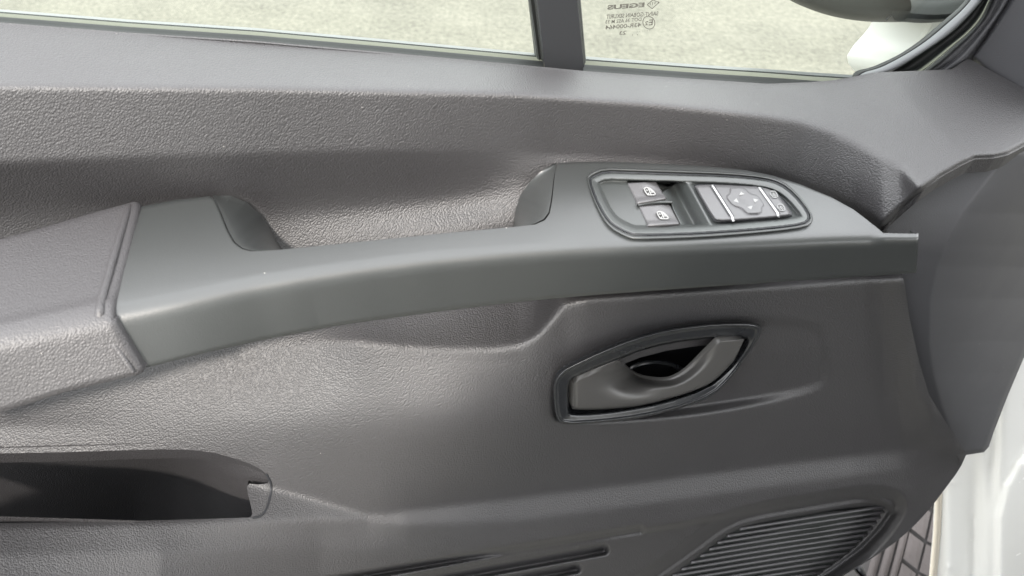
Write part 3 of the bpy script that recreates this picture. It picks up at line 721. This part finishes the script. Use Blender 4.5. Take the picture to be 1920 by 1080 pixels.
# ------------------------------------------------------------------ window: glass, seals, divider
RG = -.030
def sill_v(u): return np.interp(u, (-180, 0, 240, 480, 720, 960, 1095, 1300, 1440, 1520, 1600), (27, 42, 61, 77, 98, 120, 133, 148, 157, 163, 168))
FRAME0 = smooth_poly(pts((1598, 142), (1604, 132), (1632, 127), (1690, 100), (1727, 75), (1765, 42), (1795, 17), (1812, -2), (1840, -50)), 1, False)
def glass(u0, u1):
    a = P(np.array([u0, u1, u1, u0], float), np.array([sill_v(u0) + 6, sill_v(u1) + 6, -80, -80]), RG)
    b = a + np.array([0, .0035, 0])
    return mesh_obj('window_glass', np.vstack([a, b]), [(0, 1, 2, 3), (7, 6, 5, 4), (0, 4, 5, 1), (1, 5, 6, 2), (2, 6, 7, 3), (3, 7, 4, 0)], M_GLASS, DOOR, smooth=False)
glass(-456, 1020); QG = glass(1078, 1860)
def band(name, u, offs, rs, mat):
    rows = [P(u, sill_v(u) + o, r) for o, r in zip(offs, rs)]
    return loft(name, rows, mat, DOOR)
for (u0, u1, sc) in ((-450, 1019, 1.0), (1093, 1604, 1.12)):
    u = np.linspace(u0, u1, 120)
    tap = 1.0
    band('outer_moulding', u, np.array((-19, -23.5, -24.5, -22)) * sc, (-.036, -.046, -.062, -.09), M_TRIMG)
    band('glass_channel', u, np.array((-17.0, -20.0)) * sc, (-.0315, -.034), M_SEAL)
    band('felt_strip', u, np.array((-10.5, -13.5, -16.5, -17.6)) * sc, (-.016, -.019, -.025, -.0290), M_FELT)
    band('window_seal', u, np.array((3, -1, -5, -10, -11)) * sc, (.002, -.004, -.009, -.013, -.017), M_SEAL)
    # plain lip of the trim along the seal
# divider post between the panes
def post(name, cols, mat, off=0):
    vs = np.array([-60.0, 0, 60, 134])
    rows = []
    for (ut, ub, r) in cols:
        rows.append(P(ut + (ub - ut) * vs / 128.0, vs, np.full(4, r)))
    return loft(name, rows, mat, DOOR, smooth=False)
post('window_post', ((1004, 1018, -.05), (1005.5, 1019.5, -.0125), (1008, 1022, -.0105), (1082, 1095, -.0105), (1084.5, 1097, -.0125), (1086, 1098, -.05)), M_PILLAR)
post('post_seal', ((990, 1005, -.05), (992, 1010, -.020), (995, 1013, -.0175), (1000, 1016, -.0195), (1002, 1017, -.0175), (1006.5, 1020, -.0165)), M_RUBBER)
post('post_seal', ((1085, 1097.5, -.018), (1087.5, 1099, -.0195), (1089, 1100, -.030)), M_RUBBER)

# curved front frame of the window: seal lips one inside the other
C0 = pts((1597, 146), (1602, 133), (1632, 127), (1662, 114), (1690, 100), (1727, 75), (1765, 42), (1795, 17), (1812, -2), (1850, -55))
C1 = pts((1628, 146), (1650, 140), (1679, 131), (1708, 113), (1740, 92), (1766, 75), (1790, 57), (1817, 30), (1840, 4), (1880, -55))
C2 = pts((1716, 146), (1726, 138), (1738, 129), (1764, 108), (1790, 85), (1812, 67), (1832, 47), (1846, 26), (1854, 4), (1884, -55))
C3 = pts((1764, 146), (1774, 138), (1783, 130), (1802, 120), (1817, 106), (1842, 74), (1872, 31), (1882, 16), (1894, -2), (1922, -55))
def lerpc(a, b, t): return a * (1 - t) + b * t
C0, C1, C2, C3 = [smooth_poly(c, 2, False) for c in (C0, C1, C2, C3)]
def strip_loft(name, items, mat):
    return loft(name, [P(c[:, 0], c[:, 1], np.full(len(c), r)) for c, r in items], mat, DOOR)
strip_loft('frame_seal', ((C0, -.034), (C0, -.026), (lerpc(C0, C1, .18), -.0215), (lerpc(C0, C1, .30), -.020), (lerpc(C0, C1, .34), -.0215)), M_RUBBER)
strip_loft('seal_lip', ((lerpc(C0, C1, .32), -.0215), (lerpc(C0, C1, .36), -.016), (lerpc(C0, C1, .7), -.011), (lerpc(C0, C1, .95), -.0105), (C1, -.013)), M_TRIMG)
strip_loft('run_channel', ((C1, -.018), (lerpc(C1, C2, .15), -.027), (lerpc(C1, C2, .55), -.024), (lerpc(C1, C2, .78), -.010)), M_RUBBER)
strip_loft('felt_strip', ((lerpc(C1, C2, .76), -.012), (lerpc(C1, C2, .84), -.004), (lerpc(C1, C2, .93), -.001), (lerpc(C1, C2, .97), -.004)), M_FELT)
strip_loft('door_frame', ((lerpc(C1, C2, .98), -.030), (lerpc(C2, C3, .10), -.020), (lerpc(C2, C3, .22), -.012), (lerpc(C2, C3, .50), -.010), (lerpc(C2, C3, .54), -.012), (lerpc(C2, C3, .58), -.0095), (lerpc(C2, C3, .9), -.006), (C3, -.008), (C3 + np.array([14, 4]), -.022)), M_POD)

# ---- writing etched on the front pane, read from outside
GPL = Plane(P(1200.0, 60.0, RG + .0004), (0, -1, 0))
def glass_text(txt, ur, vr, ul, vl, hpx, name='glass_marking', shear=.0, bold=0.0):
    cu = bpy.data.curves.new('t', 'FONT'); cu.body = txt; cu.size = 1.0; cu.offset = bold; cu.shear = shear; cu.resolution_u = 3
    to = bpy.data.objects.new('t', cu); COL.objects.link(to)
    dg = bpy.context.evaluated_depsgraph_get(); me = bpy.data.meshes.new_from_object(to.evaluated_get(dg))
    COL.objects.unlink(to); bpy.data.objects.remove(to); bpy.data.curves.remove(cu)
    co = np.empty(len(me.vertices) * 3); me.vertices.foreach_get('co', co); co = co.reshape(-1, 3)
    fs = [tuple(p.vertices) for p in me.polygons]; bpy.data.meshes.remove(me)
    mn, mxx = co.min(0), co.max(0)
    s = (co[:, 0] - mn[0]) / (mxx[0] - mn[0]); t = (co[:, 1] - mn[1]) / (mxx[1] - mn[1])
    uu = ur + (ul - ur) * s - t * hpx * -.10; vv = vr + (vl - vr) * s + hpx / 2 - t * hpx
    return mesh_obj(name, GPL.at(uu, vv), fs, M_PRINT, QG, smooth=False)
glass_text('EGEUS', 1208, 8.8, 1138, 14.2, 9.0, bold=.045)
glass_text('SAINT-GOBAIN SEKURIT', 1234, 25, 1136.5, 31.5, 8.0, bold=.022)
glass_text('DOT 36 AS2 M 33', 1202.5, 36, 1135, 41.3, 6.8, bold=.022)
glass_text('43R-000464', 1202, 46.2, 1134.5, 51.5, 8.0, bold=.022)
glass_text('23', 1174, 61, 1161, 62.2, 7.2, bold=.022)
glass_text('E', 1223.5, 41.5, 1216, 42.3, 11, bold=.02); glass_text('2', 1215, 43.2, 1209, 43.8, 7.5, bold=.02)
an = np.linspace(0, 2 * math.pi, 29)
def ring_mark(cu_, cv_, a, b, wd):
    o = [(cu_ + a * math.cos(x) + 1.2 * math.sin(x), cv_ + b * math.sin(x)) for x in an[:-1]]
    return strokes('glass_marking', ring_segs(o), wd, .0, M_PRINT, QG, plane=GPL)
ring_mark(1216.6, 42.4, 11.2, 12.0, 1.5)
strokes('glass_marking', ring_segs([(1213.6, 9), (1224, 0), (1236, 4.5), (1222.5, 16.2)]), 1.5, 0, M_PRINT, QG, plane=GPL)
strokes('glass_marking', [(1219.5, 5.8, 1219, 9.6), (1224, 3.6, 1222.8, 9.5), (1228.5, 3.4, 1227.5, 7.8)], 1.3, 0, M_PRINT, QG, plane=GPL)
strokes('glass_marking', [(1195 + 4.7 * i, 58.9 - .5 * i, 1194.6 + 4.7 * i, 60.1 - .5 * i) for i in range(6)] + [(1186, 64.5, 1185.4, 66.6), (1195.5, 64, 1195, 66)], 1.0, 0, M_PRINT, QG, plane=GPL)

# ------------------------------------------------------------------ wing mirror outside the front pane
lowc = smooth_poly(pts((1440, -40), (1462, -14), (1482, 2), (1512, 15), (1545, 27), (1590, 37), (1640, 42), (1700, 41), (1760, 38), (1830, 34)), 2, False)
rows = []
for (dv, r, k) in ((-120, -.13, .97), (-70, -.13, 1.0), (-30, -.125, 1.0), (-14, -.128, 1.0), (-5, -.140, 1.0), (0, -.165, 1.0), (-3, -.20, 1.0), (-12, -.25, 1.0), (-30, -.29, .99), (-70, -.32, .97)):
    sc = np.array([1640.0, 0.0]) + (lowc - np.array([1640.0, 0.0])) * np.array([k, 1.0])
    rows.append(P(sc[:, 0], sc[:, 1] + dv * np.interp(sc[:, 0], (1440, 1540, 1700), (.55, .9, 1.0)), np.full(len(sc), r)))
MIR = loft('wing_mirror', rows, M_MIRROR, DOOR)
for cpath in (pts((1718, -10), (1706, 8), (1694, 30), (1686, 43)), pts((1690, -10), (1684, 10), (1672, 30), (1660, 40))):
    cp = smooth_poly(cpath, 2, False)
    loft('housing_seam', tube3(P(cp[:, 0], cp[:, 1] - 2, np.full(len(cp), -.1285)), .0012, 6), M_BLACK, MIR)
armp = smooth_poly(pts((1690, 16), (1740, 20), (1790, 14), (1850, -8), (1900, -40)), 2, False)
loft('mirror_arm', tube3(P(armp[:, 0], armp[:, 1], np.full(len(armp), -.116)), .012, 14, squash=(1, .9)), M_MIRROR, MIR)

# ------------------------------------------------------------------ the van body beyond the hinge edge
VAN = empty('parked_van', (0.9, 0.25, 0.0), 'white van bodywork with front wheel showing past the hinge edge of the open door', 'van')
JAM = pts((1751, 700), (1752, 930), (1749, 1000), (1741, 1090), (1735, 1180), (2000, 1180), (2000, 500), (1900, 600), (1800, 640))
def jam_r(u, v):
    r = np.minimum(-.030 + .0004 * (u - 1750), .02)
    r = r + .004 * np.exp(-((u - 1778) / 16.0) ** 2) - .008 * np.exp(-((u - 1826 + .02 * (v - 900)) / 20.0) ** 2) * sstep(820, 920, v)
    r = r - .008 * np.exp(-((u - (1862 - .03 * (v - 850))) / 13.0) ** 2) * sstep(1000, 820, v)
    q = np.interp(v, (700, 830, 870, 910, 970, 1200), (2000, 1945, 1906, 1884, 1869, 1866))
    r = r + .008 * sstep(-8, 14, u - q)
    r = r - .003 * np.clip(1 - np.abs(u - 1824) / np.maximum((v - 960) * .16, .01), 0, 1) * (v > 962)
    for (bu, bv_, s) in ((1787, 905, 5), (1779, 1063, 6)): r = r + .0016 * np.exp(-(((u - bu) / s) ** 2 + ((v - bv_) / s) ** 2))
    return r
JB = field_part('door_pillar', JAM, lambda u, v: P(u, v, jam_r(u, v)), 3.0, M_WHITE, VAN, back=(.14, .10, 0))
ed = pts((1753, 700), (1754, 930), (1751, 1000), (1743, 1090), (1737, 1180)); ew = ed + np.array([13, 0])
loft('sealed_edge', [P(c[:, 0], c[:, 1], r) for c, r in ((ed - np.array([2, 0]), np.full(5, -.040)), (ed, np.full(5, -.026)), ((ed + ew) / 2, np.full(5, -.020)), (ew, jam_r(ew[:, 0], ew[:, 1]) + .001))], M_BEIGE, JB)
# wing panel seen through the front pane
WN = smooth_poly(pts((1748, 10), (1742, 38), (1730, 58), (1716, 76), (1702, 91), (1690, 102), (1672, 130), (1700, 165), (1820, 160), (1900, 60), (1900, -20), (1790, -40)), 1)
field_part('front_wing', WN, lambda u, v: P(u, v, -.20 + .0003 * (u - 1745) - .010 * (1 - sstep(0, 10, near(WN, u, v)[0]))), 3.0, M_WHITE, VAN, back=(0, .08, -.02))

# the van itself, standing behind the camera along the line of the open doorway
M_CAB = plastic('cab_plastic', (.02, .02, .021), .7, spec=.3)
OPEN_A = math.radians(44)
HG = np.array([.80, -.03]); SD = np.array([-math.cos(OPEN_A), -math.sin(OPEN_A)]); SN = np.array([math.sin(OPEN_A), -math.cos(OPEN_A)])
def soft_box(name, lo, hi, mat, parent, r=.05):
    """bevelled box given along the van's side (s), into the van (n) and up (z)"""
    bm = bmesh.new(); bmesh.ops.create_cube(bm, size=1)
    lo, hi = np.array(lo, float), np.array(hi, float)
    for v in bm.verts: v.co = Vector((lo + hi) / 2 + np.array(v.co) * (hi - lo))
    bmesh.ops.bevel(bm, geom=bm.edges[:], offset=r, segments=3, affect='EDGES', profile=.5)
    bm.verts.index_update()
    V = [tuple(HG + SD * v.co.x + SN * v.co.y) + (v.co.z,) for v in bm.verts]
    Fc = [tuple(v.index for v in f.verts) for f in bm.faces]; bm.free()
    return mesh_obj(name, V, Fc, mat, parent)
soft_box('side_panel', (1.18, 0, .42), (4.8, .06, 2.262), M_WHITE, VAN, .02)
soft_box('bulkhead', (1.19, .08, .45), (1.24, 1.85, 2.20), M_CAB, VAN, .01)
soft_box('cab_roof', (-.1, 0, 2.16), (4.8, 1.9, 2.265), M_WHITE, VAN, .03)
soft_box('cab_floor', (.02, .05, .38), (1.18, 1.85, .46), M_CAB, VAN, .02)
soft_box('door_sill', (.02, -.04, .28), (1.18, .05, .50), M_CAB, VAN, .02)
soft_box('dashboard', (-.42, .42, .50), (.16, 1.8, 1.20), M_CAB, VAN, .12)
soft_box('seat', (.55, .20, .47), (1.05, .72, .82), M_CAB, VAN, .08)
soft_box('seat', (1.0, .20, .72), (1.16, .72, 1.5), M_CAB, VAN, .07)

# front wheel: tread seen beyond the sill
d_ = ray(1775.0, 1020.0); TW = CAM + d_ * ((.565 - CAM[2]) / d_[2])   # a point of the tread in plain view
RAD = .33
vd = (TW - CAM) / np.linalg.norm(TW - CAM); ax = np.cross(vd, np.array([0, 0, 1.0])); ax /= np.linalg.norm(ax); ax = ax * .55 + RT * .45; ax /= np.linalg.norm(ax)
toC = CAM - TW; toC -= ax * (toC @ ax); toC /= np.linalg.norm(toC)
WC = TW - toC * RAD
side = np.cross(ax, toC)                          # runs down the tread in the picture
def tyre_pt(x, a, r): return WC + ax * x + (toC * math.cos(a) + side * math.sin(a)) * r
def px_of(p):
    d = np.asarray(p) - CAM; z = d @ FW; return 960 + F_PX * (d @ RT) / z, 540 - F_PX * (d @ UP) / z
print('tyre px', px_of(tyre_pt(0, 0, RAD)), 'ground z', WC)
prof = [(-.115, .20), (-.118, .25), (-.116, .285), (-.108, .305), (-.100, .3165), (-.092, .321), (-.06, .323), (0, .324), (.06, .323), (.1, .318), (.115, .29), (.118, .24), (.115, .20)]
na = 96
rows = [[tyre_pt(x, 2 * math.pi * k / na, r) for k in range(na)] for x, r in prof]
WH = loft('front_wheel', rows, M_TYREDARK, VAN, close=True)
def tread_block(x0, x1, a0, a1, skew, h=.0075):
    V = []
    for r in (.320, RAD - .002 if h else RAD):
        for (x, a) in ((x0, a0), (x1, a0 + skew), (x1, a1 + skew), (x0, a1)): V.append(tyre_pt(x, a, r))
    V = np.array(V)
    c = V.mean(0); top = c + (V[4:] - c) * .93 + toC * 0
    xs = np.linspace(0, 1, 4)
    V2, F2 = [], []
    for j in range(4):
        for i_ in range(4):
            s, t = xs[i_], xs[j]
            x = x0 + (x1 - x0) * s; a = a0 + (a1 - a0) * t + skew * s
            V2.append(tyre_pt(x, a, RAD - (.0018 if (i_ in (0, 3) or j in (0, 3)) else 0)))
    for j in range(3):
        for i_ in range(3): F2.append((j * 4 + i_, j * 4 + i_ + 1, (j + 1) * 4 + i_ + 1, (j + 1) * 4 + i_))
    rim = [0, 1, 2, 3, 7, 11, 15, 14, 13, 12, 8, 4]; o = 16
    for k in rim:
        s, t = xs[k % 4], xs[k // 4]
        V2.append(tyre_pt(x0 + (x1 - x0) * s, a0 + (a1 - a0) * t + skew * s, .3195))
    for k in range(12): F2.append((rim[k], rim[(k + 1) % 12], o + (k + 1) % 12, o + k))
    return mesh_obj('tread_block', V2, F2, M_TYRE, WH, smooth=False)
pit = 2 * math.pi / 40
for k in range(-9, 8):
    a = k * pit
    tread_block(-.056, -.032, a, a + pit * .86, .03)
    tread_block(-.028, .050, a + .03, a + .03 + pit * .90, .05)
    tread_block(.056, .100, a + .1, a + .1 + pit * .86, .03)
for x0, x1 in ((-.100, -.088), (-.084, -.072), (-.068, -.058)):
    rows = [[tyre_pt(x, a, r) for a in np.linspace(-1.3, 1.2, 60)] for x, r in ((x0, .318), (x0, RAD - .002 - (.006 if x0 < -.09 else .0)), (x1, RAD - .001 - (.004 if x0 < -.09 else 0)), (x1, .318))]
    loft('tread_rib', rows, M_TYRE, WH)
# black rubber stop under the door
st = P(np.array([1603.0, 1609, 1615, 1619]), np.array([1062.0, 1067, 1073, 1080]), np.full(4, .02))
loft('rubber_stop', tube3(st, (.003, .0055, .0055, .004), 10), M_BLACK, VAN, cap=True)
